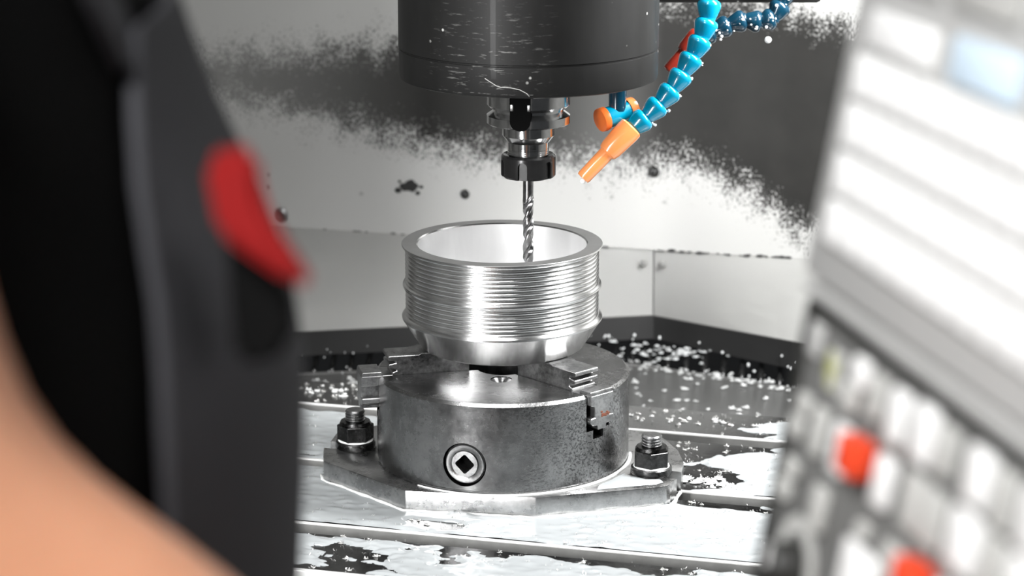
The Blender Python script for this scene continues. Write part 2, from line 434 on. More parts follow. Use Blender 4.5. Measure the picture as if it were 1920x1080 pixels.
# ------------------------------------------------------------------ chuck
chuck = thing('lathe_chuck', 'worn steel three-jaw chuck bolted on the machine table', 'chuck', (0, 0, 0))
ZT = .0893
PT = .0172
pl = link('base_plate', prism_bm(plate_poly, .0004, PT, .0008), M['plate'], chuck, smooth=25)
body = link('chuck_body', lathe_bm([(0, PT-.0005), (.0985, PT-.0005), (.0995, PT+.001), (.0995, PT+.0025), (.1, PT+.0032), (.1, ZT-.0022), (.0975, ZT), (0, ZT)], 160), M['chuck'], chuck)
OY = .011
JA = [(-47, .000), (193, .004), (73, .000)]
cut = []
def tmp(bm):
    me = bpy.data.meshes.new('t'); bm.to_mesh(me); bm.free(); o = bpy.data.objects.new('t', me); COL.objects.link(o); return o
cut.append(tmp(lathe_bm([(0, .03), (.021, .03), (.021, .12), (0, .12)], 64, M=Matrix.Translation((0, .0, 0)))))
for a, sh in JA:
    J = Matrix.Translation((0, OY, 0)) @ Matrix.Rotation(math.radians(a), 4, 'Z')
    P_ = [(-.0132, .12), (-.0132, ZT-.0105), (-.0132, ZT-.029), (.0132, ZT-.029), (.0132, .12)]
    cut.append(tmp(prism_bm(P_, .012, .14, 0, J @ R)))
    P_ = [(-.006, ZT-.036), (-.006, ZT-.028), (.006, ZT-.028), (.006, ZT-.036)]
    cut.append(tmp(prism_bm(P_, .085, .14, 0, J @ R)))
PA = math.radians(-107.0); PZ = .0405
pd = Vector((math.cos(PA), math.sin(PA), 0)); pc = pd*.1 + Vector((0, 0, PZ))
Mp = along(pd*.080 + Vector((0, 0, PZ)), pc)
cut.append(tmp(lathe_bm([(0, 0), (.0172, 0), (.0172, .04), (0, .04)], 48, M=Mp)))
HX = (-.0012, -.0325)
cut.append(tmp(lathe_bm([(0, ZT-.014), (.0052, ZT-.014), (.0052, ZT-.004), (.0085, ZT-.001), (.0085, .12), (0, .12)], 32, M=Matrix.Translation((*HX, 0)))))
boolean(body, cut)
link('countersunk_screw', lathe_bm([(0, ZT-.0135), (.0050, ZT-.0135), (.0050, ZT-.006), (.0035, ZT-.0045), (.0022, ZT-.0045), (.002, ZT-.008), (0, ZT-.008)], 24, M=Matrix.Translation((*HX, 0))), M['polished'], chuck)
# key socket: outer ring, inner boss, square hole
k0 = along(pd*.0835 + Vector((0, 0, PZ)), pc)
sock = link('key_socket', lathe_bm([(.0105, .004), (.0160, .004), (.0160, .0135), (.0148, .0146), (.0122, .0146), (.0105, .0140)], 64, True, k0), M['chuck'], chuck)
bm = bmesh.new(); nn_ = 48; hs = .0058
ra, rb, rc = [], [], []
for i in range(nn_):
    t = 2*PI*i/nn_; c, s2 = math.cos(t), math.sin(t); q = hs/max(abs(c), abs(s2)); q = min(q, hs*1.28)
    tt = t + PI/4
    ra.append(bm.verts.new((.0102*math.cos(tt), .0102*math.sin(tt), .0150))); rb.append(bm.verts.new((q*math.cos(tt), q*math.sin(tt), .0150)))
    rc.append(bm.verts.new((q*math.cos(tt), q*math.sin(tt), .003)))
rd = [bm.verts.new((.0104*math.cos(2*PI*i/nn_+PI/4), .0104*math.sin(2*PI*i/nn_+PI/4), .003)) for i in range(nn_)]
for i in range(nn_):
    j = (i+1) % nn_
    bm.faces.new((ra[i], ra[j], rb[j], rb[i])); bm.faces.new((rb[i], rb[j], rc[j], rc[i])); bm.faces.new((rd[i], rd[j], ra[j], ra[i]))
bm.faces.new(rc); bm.transform(k0); bmesh.ops.recalc_face_normals(bm, faces=bm.faces)
link('key_boss', bm, M['jaw'], sock)
link('socket_floor', lathe_bm([(0, .0006), (.0168, .0006), (.0168, .0036), (0, .0036)], 32, M=k0), M['hole'], sock)
link('bore_floor', lathe_bm([(0, .0305), (.0205, .0305), (.0205, .032), (0, .032)], 48), M['hole'], chuck)

def make_jaw(a, sh, parent):
    J = Matrix.Translation((0, OY, ZT)) @ Matrix.Rotation(math.radians(a), 4, 'Z')
    root = thing('jaw', None, None); root.parent = parent
    # base jaw: slab, neck and flange, drawn in (width, height), run along the radius
    P_ = [(-.0122, .0002), (.0122, .0002), (.0122, -.0078), (.0076, -.0092), (.0076, -.0175), (.0122, -.0180), (.0122, -.0215), (.0095, -.0242), (.0045, -.0242), (.0045, -.028),
          (-.0045, -.028), (-.0045, -.0242), (-.0095, -.0242), (-.0122, -.0215), (-.0122, -.0180), (-.0076, -.0175), (-.0076, -.0092), (-.0122, -.0078)]
    P_ = P_[::-1]
    link('base_jaw', prism_bm(P_, .030, .1120+sh, .0006, J @ R, 1), M['jaw'], root, smooth=20)
    # top jaw in (radius, height), run across the width, with a stepped, grooved outer face
    RR = Matrix(((1, 0, 0, 0), (0, 0, -1, 0), (0, 1, 0, 0), (0, 0, 0, 1)))
    Q = [(.030, -.001), (.030, .0125), (.0340, .0164), (.068, .0164), (.070, .0153), (.0940, .0153), (.0948, .0145), (.0948, .0122), (.0885, .0110), (.0885, .0096), (.0942, .0086), (.0942, .0060), (.0880, .0046), (.0880, .0032), (.0915, .0020), (.0915, -.001)]
    link('top_jaw', prism_bm(Q, -.0124, .0124, .00045, J @ RR, 1), M['jaw'], root, smooth=20)
    # short raised tooth on the outer end of the slab
    Q = [(.0985, -.0005), (.0990, .0012), (.1000, .0030), (.1110+sh, .0030), (.1117+sh, .0016), (.1117+sh, -.0005)]
    link('end_step', prism_bm(Q, -.0120, .0120, .0003, J @ RR, 1), M['jaw'], root, smooth=20)
for a, sh in JA: make_jaw(a, sh, chuck)
bm = bmesh.new(); rj = random.Random(9)
J0 = Matrix.Translation((0, OY, ZT)) @ Matrix.Rotation(math.radians(-47), 4, 'Z')
for k in range(26):
    bmesh.ops.create_icosphere(bm, subdivisions=1, radius=1, matrix=J0 @ Matrix.Translation((.1121, rj.uniform(-.0010, .0074), -.0178+abs(rj.gauss(0, .0018)))) @ Matrix.Diagonal((.0004, .0013, .0008, 1)))
for k in range(16):
    bmesh.ops.create_icosphere(bm, subdivisions=1, radius=1, matrix=J0 @ Matrix.Translation((.0995+rj.uniform(-.003, .004), -.0140, -.012+rj.gauss(0, .0018))) @ Matrix.Diagonal((.0012, .0012, .0008, 1)))
rust = link('rust_patch', bm, plain('rust', (.16, .05, .025), .8, 0, 200, .3, .2), chuck); rust['kind'] = 'stuff'; rust['label'] = 'small reddish rust patches by the right jaw'

# white seam of coolant round the foot of the plate and of the body
bm = bmesh.new()
pp = [Vector((x, y, 0)) for x, y in plate_poly]; cen = Vector((0, 0, 0)); path = []
hull = [(-.0745, -.0880), (.0254, -.1035), (.1215, -.0785), (.1280, -.0755), (.1325, -.066), (.1375, -.046)]
hl = [(-.1440, -.004), (-.1425, -.0175), (-.1375, -.0235), (-.131, -.0290)]
full = [Vector((x, y, 0)) for x, y in hl+hull]
for i in range(len(full)-1):
    n_ = max(1, int((full[i+1]-full[i]).length/.003))
    for k in range(n_): path.append(full[i].lerp(full[i+1], k/n_))
path.append(full[-1])
rr = []; pth = []
for i, p in enumerate(path):
    o = p.normalized()*(.0012+.0014*noise.noise(p*60)); pth.append(Vector((p.x+o.x, p.y+o.y, .0010))); rr.append(.0016+.0008*noise.noise(p*90+Vector((5, 0, 0))))
tube_bm(pth, rr, 10, bm)
tag(link('coolant_bead', bm, M['foam']), 'white bead of coolant running along the foot of the chuck plate', 'coolant', kind='stuff')
bm = bmesh.new(); pth = []
for i in range(60):
    t = math.radians(-130+i*2.2); pth.append(Vector((.1012*math.cos(t), .1012*math.sin(t), PT+.0008)))
tube_bm(pth, [.0007+.0009*i/60 for i in range(60)], 8, bm)
tag(link('coolant_ring', bm, M['foam']), 'thin white line of coolant where the round chuck body meets its plate', 'coolant', kind='stuff')

# ------------------------------------------------------------------ clamping bolts
def clamp(x, y, rz, label):
    t = thing('clamp_bolt', label, 'bolt', (x, y, PT), rz, 'clamping bolts of the chuck plate')
    link('washer', lathe_bm([(.0085, .0001), (.0158, .0001), (.0163, .0012), (.0160, .0054), (.0150, .0062), (.0085, .0062)], 48, True), M['black_steel'], t)
    link('coolant_smear', lathe_bm([(.0085, .0062), (.0143, .0062), (.0138, .0072), (.0085, .0074)], 40, True), M['foam'], t)
    hexa = [(.0149*math.cos(PI/3*i), .0149*math.sin(PI/3*i)) for i in range(6)]
    nb = prism_bm(hexa, .0070, .0215, .0004, None, 1)
    # round the crown by intersecting with a cone: pull the top corners down
    for v in nb.verts:
        r = math.hypot(v.co.x, v.co.y)
        if v.co.z > .02 and r > .0135: v.co.z -= .0022
    me = link('nut', nb, M['black_steel'], t, smooth=20)
    link('nut_crown', lathe_bm([(.0, .0205), (.0128, .0200), (.0118, .0222), (.0088, .0226), (0, .0226)], 40), M['black_steel'], me)
    pr = [(0, .0)]
    z = .0; pr = [(0, -.014), (.0070, -.014), (.0070, .0225)]
    z = .0225
    for k in range(3): pr += [(.0080, z+.0006), (.0080, z+.0012), (.0071, z+.0018), (.0071, z+.0022)]; z += .0022
    pr += [(.0080, z+.0006), (.0080, z+.0012), (.0070, z+.0024), (.004, z+.0028), (0, z+.0028)]
    link('stud', lathe_bm(pr, 40), M['jaw'], t)
    return t
clamp(*BL, math.radians(8), 'black nut, washer and stud clamping the left end of the chuck plate')
clamp(*BR, math.radians(25), 'black nut, washer and stud clamping the right end of the chuck plate')

# ------------------------------------------------------------------ workpiece ring
RZ = .1057; RT = .1886
P_ = [(.0625, RZ), (.0650, RZ+.0016), (.0783, .1278), (.0792, .1290), (.0792, .1304), (.0784, .1314), (.0766, .1324)]
def valley(z, d=.0018):
    return [(.0762, z-.0011), (.0757, z-.0006), (.0762-d, z-.0001), (.0762-d, z+.0002), (.0755, z+.0007), (.0762, z+.0012), (.0764, z+.0018)]
for k in range(6): P_ += valley(.1346+.00340*k)
P_ += [(.0765, .1533), (.0780, .1542), (.0784, .1550), (.0784, .1560), (.0780, .1568), (.0765, .1576)]
for k in range(8): P_ += valley(.1598+.00346*k, .0014 if k % 3 else .0022)
P_ += [(.0768, RT-.0024), (.0784, RT-.0018), (.0790, RT-.0012), (.0790, RT-.0003), (.0786, RT), (.0674, RT), (.0664, RT-.0010), (.0664, RT-.022), (.0662, RT-.05), (.0600, RT-.066), (.0560, RZ+.001), (.0570, RZ)]
ring = thing('machined_ring', 'shiny turned aluminium ring with fine grooves resting on the chuck jaws', 'ring', (-.0006, OY, 0))
sl = link('grooved_sleeve', lathe_bm(P_, 256, True), M['ring'], ring, smooth=35)
sl.data.materials.append(M['bore']); sl.data.materials.append(M['face'])
for f in sl.data.polygons:
    if math.hypot(f.center.x, f.center.y) < .0666 and f.center.z > RZ+.003: f.material_index = 1
    elif f.center.z > RT-.0002: f.material_index = 2

# ------------------------------------------------------------------ spindle
SX = .0198
spn = thing('spindle_housing', 'black cylindrical spindle housing hanging above the ring', 'spindle', (SX, 0, 0))
link('casing', lathe_bm([(0, .3222), (.0965, .3222), (.0988, .3232), (.0993, .3250), (.0993, .3448), (.0984, .3452), (.0984, .3462), (.0995, .3468), (.0995, .62), (0, .62)], 160), M['casing'], spn)
link('end_cap', lathe_bm([(0, .3195), (.030, .3195), (.032, .3205), (.032, .3226), (0, .3226)], 64), M['polished'], spn)
head = box_bm(.06-SX, .2625-SX, .152, .30, .3570, .62, .004); link('head_bracket', head, M['casing'], spn)
# scratch line on the lower casing
def oncyl(px_ang, z, r=.09945): return Vector((r*math.sin(px_ang), -r*math.cos(px_ang), z))
pts = [oncyl(math.radians(a), z) for a, z in ((-19, .3365), (-17, .3345), (-14, .3315), (-12, .3305), (-8, .3304), (-4, .3290), (-1, .3262), (0, .3240))]
link('scratch', tube_bm(pts, .00022, 6), M['key_pale'], spn)

def zz(y): return .32-(y-150)*.000412
hold = thing('tool_holder', 'polished steel tool holder under the spindle with a V flange and black nut', 'tool holder', (SX, 0, 0))
fl = link('flange', lathe_bm([(0, zz(188)+.006), (.0322, zz(188)+.006), (.0322, zz(196)), (.0300, zz(201.5)), (.0272, zz(202)), (.0272, zz(208)), (.0322, zz(216.5)), (.0322, zz(231)), (.0310, zz(233)), (0, zz(233))], 96), M['polished'], hold)
ka = math.radians(-102)
kd = Vector((math.cos(ka), math.sin(ka), 0))
Kc = Matrix.Rotation(ka, 4, 'Z')
sp = [(-.0082, .34), (-.0082, zz(216))] + [(.0082*math.cos(math.radians(t)), zz(216)+.0082*math.sin(math.radians(t))) for t in range(195, 360, 15)] + [(.0082, zz(216)), (.0082, .34)]
boolean(fl, [tmp(prism_bm(sp, .0215, .05, 0, Kc @ R))])
link('slot_fill', prism_bm([(x*.99, min(z_, .316)) for x, z_ in sp], .0205, .0306, 0, Kc @ R), M['hole'], hold)  # matte black fill that paints the shade of the drive slot
for s1 in (-1, 1):
    link('key_tab', box_bm(.0240, .0310, s1*.0066-.0012, s1*.0066+.0012, zz(198), zz(186), .0003, Kc), M['jaw'], hold)
link('collar', lathe_bm([(0, zz(228)), (.0202, zz(228)), (.0202, zz(255)), (.0196, zz(257)), (.0162, zz(268)), (.0160, zz(281)), (0, zz(281))], 80), M['polished'], hold)
pr = [(0, zz(278))]; y = 278.0
for k in range(5): pr += [(.0161, zz(y)), (.0161, zz(y+1.6)), (.0154, zz(y+2.2)), (.0154, zz(y+3))]; y += 3.2
pr += [(0, zz(y))]
link('thread', lathe_bm(pr, 64), M['polished'], hold)
nut = link('collet_nut', lathe_bm([(.0150, zz(297)), (.0196, zz(291.5)), (.0210, zz(295)), (.0212, zz(300)), (.0212, zz(331)), (.0200, zz(334.5)), (.0080, zz(337)), (.0050, zz(337)), (.0050, zz(315)), (.0150, zz(315))], 96, True), M['nut_black'], hold)
cu = []
for k in range(6):
    Kc2 = Matrix.Rotation(math.radians(-103+60*k), 4, 'Z')
    s3 = [(-.0036, .235)] + [(.0036*math.cos(math.radians(t)), zz(309)+.0036*math.sin(math.radians(t))) for t in range(180, -1, -20)] + [(.0036, .235)]
    cu.append(tmp(prism_bm(s3[::-1], .0185, .03, 0, Kc2 @ R)))
boolean(nut, cu)

drill = thing('twist_drill', 'steel twist drill lowered from the black nut into the ring', 'drill', (SX, 0, 0))
link('shank', lathe_bm([(0, .250), (.0042, .250), (.0042, zz(372)), (0, zz(373))], 32), M['drill'], drill)
bm = bmesh.new(); rings = []; n_ = 40; zt, zb = zz(366), .158; st = 150
for i in range(st+1):
    f = i/st; z = zt+(zb-zt)*f; tw = -(zt-z)/.0375*2*PI; fade = min(1, f*9); tip = min(1, (z-zb)/.0022+.02) if z-zb < .0022 else 1
    rg = []
    for k in range(n_):
        t = 2*PI*k/n_
        g = 0
        for c0 in (0, PI):
            dlt = abs((t-c0+PI) % (2*PI)-PI)
            if dlt < .80: g = max(g, math.cos(dlt/.80*PI/2)**.7)
        r = .0043*(1-.50*g*fade)
        if g == 0 and fade == 1:
            dlt = min(abs((t-1.05+PI) % (2*PI)-PI), abs((t-1.05-PI+PI) % (2*PI)-PI))
            if dlt > .25: r *= .94
        r *= tip
        rg.append(bm.verts.new((r*math.cos(t+tw), r*math.sin(t+tw), z)))
    rings.append(rg)
for i in range(st):
    for k in range(n_): bm.faces.new((rings[i][k], rings[i][(k+1) % n_], rings[i+1][(k+1) % n_], rings[i+1][k]))
bm.faces.new(rings[0]); bm.faces.new(rings[-1][::-1]); bmesh.ops.recalc_face_normals(bm, faces=bm.faces)
link('flutes', bm, M['drill'], drill, smooth=40)

# ------------------------------------------------------------------ coolant hoses
def hose_seg(p, q, sc, mat, parent):
    L_ = (Vector(q)-Vector(p)).length
    pr = [(0, -.0005), (.0078*sc, -.0002), (.0090*sc, .0010), (.0096*sc, .0032), (.0094*sc, .0050), (.0080*sc, L_*.62), (.0066*sc, L_*.88), (.0058*sc, L_*.98), (.0062*sc, L_*1.06), (.0058*sc, L_*1.16), (0, L_*1.2)]
    return link('hose_link', lathe_bm(pr, 28, M=along(p, q)), mat, parent, smooth=50)
def nozzle(p, q, sc, mat, parent):
    L_ = (Vector(q)-Vector(p)).length
    pr = [(.0070*sc, .0012), (.0086*sc, 0), (.0098*sc, .0012), (.0100*sc, .0050), (.0090*sc, L_*.42), (.0078*sc, L_*.50), (.0062*sc, L_*.52), (.0058*sc, L_*.97), (.0052*sc, L_), (.0034*sc, L_), (.0034*sc, L_*.6), (.0066*sc, .006)]
    return link('nozzle', lathe_bm(pr, 36, True, along(p, q)), mat, parent, smooth=40)
h1 = [(.1630, .0600, .402), (.1633, .0556, .3856), (.1616, .0519, .3715), (.1600, .0477, .3560), (.1535, .0429, .3390), (.1440, .0389, .3235), (.1353, .0356, .3089), (.1245, .0322, .2965), (.1130, .0293, .2855), (.1015, .0272, .2766), (.0925, .0253, .2700)]
# even out the spacing
def resample(P, step):
    P = [Vector(p) for p in P]; out = [P[0]]; acc = 0
    for i in range(len(P)-1):
        a, b2 = P[i], P[i+1]; l = (b2-a).length; t = step-acc
        while t <= l: out.append(a.lerp(b2, t/l)); t += step
        acc = (acc+l) % step
    return out
hz = thing('coolant_hose', 'bright blue segmented coolant hose with pale orange nozzle beside the spindle', 'hose', (.163, .06, .40), 0, 'segmented coolant hoses')
off = Matrix.Translation((-.163, -.06, -.40))
pts = [off @ p for p in resample(h1, .0152)]
for i in range(len(pts)-1): hose_seg(pts[i], pts[i+1], 1.0, M['blue'], hz)
nozzle(pts[-1]+Vector((.001, .0, .002)), off @ Vector((.0625, .0172, .2385)), 1.0, M['orange'], hz)
bm = bmesh.new(); rnd = random.Random(3)
for i in range(3, len(pts)-1):
    for k in range(4):
        p = pts[i] + Vector((rnd.uniform(.004, .0075), rnd.uniform(-.005, 0), rnd.uniform(-.007, -.004))); r = rnd.uniform(.0005, .0014)
        bmesh.ops.create_icosphere(bm, subdivisions=2, radius=r, matrix=Matrix.Translation(p))
p = off @ Vector((.0625, .0165, .2365))
bmesh.ops.create_icosphere(bm, subdivisions=2, radius=.0024, matrix=Matrix.Translation(p))
o = link('water_beads', bm, M['water'], hz); o['kind'] = 'stuff'

h2 = [(.2330, .1344, .385), (.2311, .1344, .3709), (.2254, .13, .354), (.2159, .1269, .3430), (.2007, .1284, .3477), (.1854, .1273, .3435), (.1724, .1258, .338), (.1602, .1247, .3338), (.1520, .1229, .3275)]
hd = thing('coolant_hose', 'blue segmented hose with orange nozzle, both in shaded colours, behind the bright one', 'hose', (.233, .134, .385), 0, 'segmented coolant hoses')
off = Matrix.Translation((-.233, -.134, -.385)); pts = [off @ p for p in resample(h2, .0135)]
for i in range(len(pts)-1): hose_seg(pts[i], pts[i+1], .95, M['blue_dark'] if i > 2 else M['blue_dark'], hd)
nozzle(pts[-1]+Vector((.002, 0, .002)), off @ Vector((.1345, .1179, .3065)), .92, M['orange_shaded'], hd)
bm = bmesh.new()
for i in range(1, len(pts)-1):
    for k in range(4):
        p = pts[i] + Vector((rnd.uniform(-.006, .006), -.0085, rnd.uniform(-.008, .004))); r = rnd.uniform(.0006, .0014)
        bmesh.ops.create_icosphere(bm, subdivisions=2, radius=r, matrix=Matrix.Translation(p))
bmesh.ops.create_icosphere(bm, subdivisions=2, radius=.003, matrix=Matrix.Translation(off @ Vector((.2159, .124, .3310))))
o = link('water_beads', bm, M['water'], hd); o['kind'] = 'stuff'

vl = thing('coolant_hose', 'short blue coolant outlet with orange ends under the spindle housing', 'hose', (.090, .04, .3222), 0, 'segmented coolant hoses')
o_ = Vector((.090, .04, .3222))
link('stem', lathe_bm([(0, 0), (.0085, 0), (.0085, .012), (.0070, .015), (.0068, .034), (0, .034)], 32, M=along((0, 0, .0), (0, -.003, -.03))), M['blue_dark'], vl)
a_, b_ = Vector((.0764, .030, .2822))-o_, Vector((.1030, .046, .2886))-o_
link('cross_body', lathe_bm([(0, .002), (.0082, .002), (.0086, .004), (.0084, .026), (0, .026)], 36, M=along(a_, b_)), M['blue'], vl)
dr = (b_-a_).normalized()
M['orange_deep'] = plain('deep_orange_plastic', (.70, .15, .03), .25, 0, 60, .1, .03)
link('end_cap', lathe_bm([(0, -.0010), (.0060, -.0014), (.0092, -.0004), (.0098, .0016), (.0096, .0048), (.0080, .0054), (0, .0054)], 36, M=along(a_, b_)), M['orange_deep'], vl)
link('end_cap', lathe_bm([(0, .0), (.0092, .0), (.0098, .0020), (.0094, .0060), (.0060, .0084), (0, .0084)], 36, M=along(b_-dr*.006, b_+dr)), M['orange'], vl)

# ------------------------------------------------------------------ coolant on the table
def coolant_sheet(a0, a1, b0, b1, thr, step, seed, hmax=.0013):
    """height field of milky liquid in the frame of the table; thr(a,b) pushes the liquid back"""
    na, nb = int((a1-a0)/step)+1, int((b1-b0)/step)+1
    bmp = [(rb.uniform(a0, a1), rb.uniform(b0, b1), rb.uniform(.0022, .0045), rb.uniform(.0003, .0008)) for rb in [random.Random(seed)] for _ in range(int((a1-a0)*(b1-b0)*9500))]
    A = np.linspace(a0, a1, na); B = np.linspace(b0, b1, nb)
    H = np.zeros((na, nb))
    for i, a in enumerate(A):
        for j, b in enumerate(B):
            v = .6*noise.noise(Vector((a*9, b*22, seed)))+.35*noise.noise(Vector((a*34, b*70, seed+3)))+.12*noise.noise(Vector((a*110, b*200, seed+5)))
            e = min(b-b0, b1-b)
            H[i, j] = v - thr(a, b) - (.25*max(0, 1-e/.004))
    H = np.clip(H*.012, -.0006, hmax)
    H = np.where(H > 0, hmax*np.sqrt(np.clip(H/hmax, 0, 1)), H)
    G = np.zeros_like(H)
    for (x, y, r, h) in bmp:
        i0, i1 = np.searchsorted(A, (x-3*r*1.6, x+3*r*1.6)); j0, j1 = np.searchsorted(B, (y-3*r, y+3*r))
        if i1 > i0 and j1 > j0:
            d2 = ((A[i0:i1, None]-x)/(r*1.6))**2 + ((B[None, j0:j1]-y)/r)**2
            G[i0:i1, j0:j1] += h*np.exp(-d2*1.2)
    H = np.where(H > 0, H+G*np.clip(H/hmax, 0, 1), H)
    return A, B, H, bmp
chips = []
verts, faces = [], []
def world2(a, b): return (a*c_-b*s_, a*s_+b*c_)
def add_sheet(a0, a1, b0, b1, thr, seed, step=.0018, z0=.0003):
    A, B, H, bmp = coolant_sheet(a0, a1, b0, b1, thr, step, seed)
    base = len(verts); na, nb = H.shape
    for i in range(na):
        for j in range(nb):
            x, y = world2(A[i], B[j]); verts.append((x, y, z0+H[i, j]))
    for i in range(na-1):
        for j in range(nb-1):
            if max(H[i, j], H[i+1, j], H[i, j+1], H[i+1, j+1]) <= 0: continue
            x, y = world2((A[i]+A[i+1])/2, (B[j]+B[j+1])/2)
            if inside(x, y, plate_poly): continue
            q = base+i*nb+j; faces.append((q, q+nb, q+nb+1, q+1))
    for (x, y, r, h) in bmp:
        i = min(na-1, np.searchsorted(A, x)); j = min(nb-1, np.searchsorted(B, y)); X, Y = world2(x, y)
        if not inside(X, Y, plate_poly): chips.append((X, Y, max(0, H[i, j]), r))
g = lambda a, b, ca_, cb_, ra_, rb_, k: k*math.exp(-((a-ca_)/ra_)**2-((b-cb_)/rb_)**2)
# front strip, strip before the plate, strip behind the plate, rear strip
add_sheet(-.455, .455, -.238, -.1672, lambda a, b: -.28+g(a, b, .02, -.19, .10, .03, .22)+g(a, b, .10, -.172, .12, .008, .35)+g(a, b, -.12, -.235, .05, .008, .4)+g(a, b, -.13, -.169, .06, .006, .3), 11)
add_sheet(-.455, .455, -.1455, -.0236, lambda a, b: -.50+g(a, b, -.01, -.128, .035, .012, .62)+g(a, b, .19, -.032, .10, .010, .75)+g(a, b, .07, -.143, .06, .004, .35), 23)
add_sheet(-.455, .455, -.002, .1195, lambda a, b: -.42+g(a, b, .14, .06, .05, .10, .75)+g(a, b, .12, .115, .10, .012, .5)+g(a, b, -.13, .005, .04, .010, .4), 37)
add_sheet(-.455, .455, .1415, .205, lambda a, b: .5-.7*min(1, max(0, (a-.13)/.12))+g(a, b, .24, .16, .10, .05, -.4)+(.05 if a < -.1 else 0), 41)
me = bpy.data.meshes.new('coolant_film'); me.from_pydata(verts, [], faces); me.polygons.foreach_set('use_smooth', [True]*len(faces))
me.materials.append(M['coolant']); co = bpy.data.objects.new('coolant_film', me); COL.objects.link(co)
bm = bmesh.new(); bm.from_mesh(me); bmesh.ops.delete(bm, geom=[v for v in bm.verts if not v.link_faces], context='VERTS'); bm.to_mesh(me); bm.free()
tag(co, 'milky white coolant lying in puddles over the slotted machine table', 'coolant', kind='stuff')

# coolant on the right lug of the plate
def blob_poly(P, z, h, name, label):
    bm = bmesh.new(); n = len(P); cx = sum(p[0] for p in P)/n; cy = sum(p[1] for p in P)/n
    rings = []
    for f, zz_ in ((1, 0), (.97, h*.7), (.9, h), (.5, h*1.05)):
        rings.append([bm.verts.new((cx+(x-cx)*f, cy+(y-cy)*f, z+zz_)) for x, y in P])
    for a, b in zip(rings, rings[1:]):
        for i in range(n): bm.faces.new((a[i], a[(i+1) % n], b[(i+1) % n], b[i]))
    bm.faces.new(rings[-1]); bmesh.ops.recalc_face_normals(bm, faces=bm.faces)
    return tag(link(name, bm, M['coolant'], None, 60), label, 'coolant', kind='stuff')
blob_poly([(.072, -.0865), (.095, -.0800), (.1190, -.0735), (.1240, -.0690), (.1225, -.0635), (.112, -.0640), (.103, -.0560), (.096, -.0520), (.094, -.0480), (.090, -.0540), (.083, -.0650), (.074, -.0760)], PT+.0002, .0007, 'coolant_puddle', 'white puddle of coolant on the right lug of the chuck plate')

# chips: curls, flakes and foam clumps
def unit_ico(sub):
    b = bmesh.new(); bmesh.ops.create_icosphere(b, subdivisions=sub, radius=1); b.verts.ensure_lookup_table()
    V_a = np.array([v.co[:] for v in b.verts]); F_a = np.array([[v.index for v in f.verts] for f in b.faces]); b.free(); return V_a, F_a
ICO = {1: unit_ico(1), 2: unit_ico(2)}
class Acc:
    def __init__(self): self.v = []; self.f = []; self.n = 0
    def add(self, V_a, F_a): self.v.append(V_a); self.f.append(F_a+self.n); self.n += len(V_a)
    def ico(self, m_, sub=1):
        V_a, F_a = ICO[sub]; A3 = np.array(m_.to_3x3()); self.add(V_a @ A3.T + np.array(m_.translation), F_a)
    def obj(self, name, mat, smooth=True):
        me = bpy.data.meshes.new(name); fs = [tuple(int(i) for i in q) for F_a in self.f for q in F_a]
        me.from_pydata(np.concatenate(self.v).tolist(), [], fs)
        me.polygons.foreach_set('use_smooth', [smooth]*len(fs)); me.materials.append(mat)
        o = bpy.data.objects.new(name, me); COL.objects.link(o); return o
def clump(bm, x, y, z, r, rnd, n=5, flat=.6):
    bm.ico(Matrix.Translation((x, y, z-.0006)) @ Matrix.Rotation(rnd.uniform(-.4, .2), 4, 'Z') @ Matrix.Diagonal((r*rnd.uniform(1.0, 1.9), r*.7, r*.18, 1)), 2)
    for k in range(n+3):
        rr_ = r*rnd.uniform(.16, .42)
        bm.ico(Matrix.Translation((x+rnd.gauss(0, r*.7), y+rnd.gauss(0, r*.45), z+rnd.uniform(0, r*.35))) @ Matrix.Rotation(rnd.uniform(0, 6), 4, (rnd.random(), rnd.random(), rnd.random()+.1)) @ Matrix.Diagonal((rr_*rnd.uniform(.8, 1.9), rr_, rr_*flat*.8, 1)))
QF = np.array([[0, 1, 5, 4], [1, 2, 6, 5], [2, 3, 7, 6]])
def flake(bm, x, y, z, s, rnd):
    m_ = Matrix.Translation((x, y, z)) @ Matrix.Rotation(rnd.uniform(0, 6.3), 4, 'Z') @ Matrix.Rotation(rnd.uniform(-1.2, 1.2), 4, 'Y')
    pts = [m_ @ Vector((s*(t-.5)*2, s*.4*math.sin(t*3), s*.5*math.sin(t*PI))) for t in (0, .33, .66, 1)]
    o1 = m_.to_3x3() @ Vector((0, s*.35, 0))
    bm.fq.append(([p[:] for p in pts] + [(p+o1)[:] for p in pts]))
rnd = random.Random(5)
bm = Acc(); bm.fq = []
for X, Y, h, r in chips:
    if rnd.random() < .8:
        for k in range(rnd.choice((1, 1, 2, 3))): flake(bm, X+rnd.gauss(0, .0015), Y+rnd.gauss(0, .001), h+.0012, rnd.uniform(.0005, .0014), rnd)
    if h < .0004 and rnd.random() < .35: clump(bm, X, Y, .0009, r*.45, rnd, 3)
for q in bm.fq: bm.add(np.array(q), QF)
tag(bm.obj('metal_chips', M['chip'], False), 'tiny bright metal chips floating in the coolant on the table', 'chips', kind='stuff')
bm = Acc(); bm.fq = []
def line_clumps(P, n, w, r0, r1, z):
    for _ in range(n):
        i = rnd.randrange(len(P)-1); t = rnd.random(); x = P[i][0]+(P[i+1][0]-P[i][0])*t+rnd.gauss(0, w); y = P[i][1]+(P[i+1][1]-P[i][1])*t+rnd.gauss(0, w)
        clump(bm, x, y, z, rnd.uniform(r0, r1), rnd, 5)
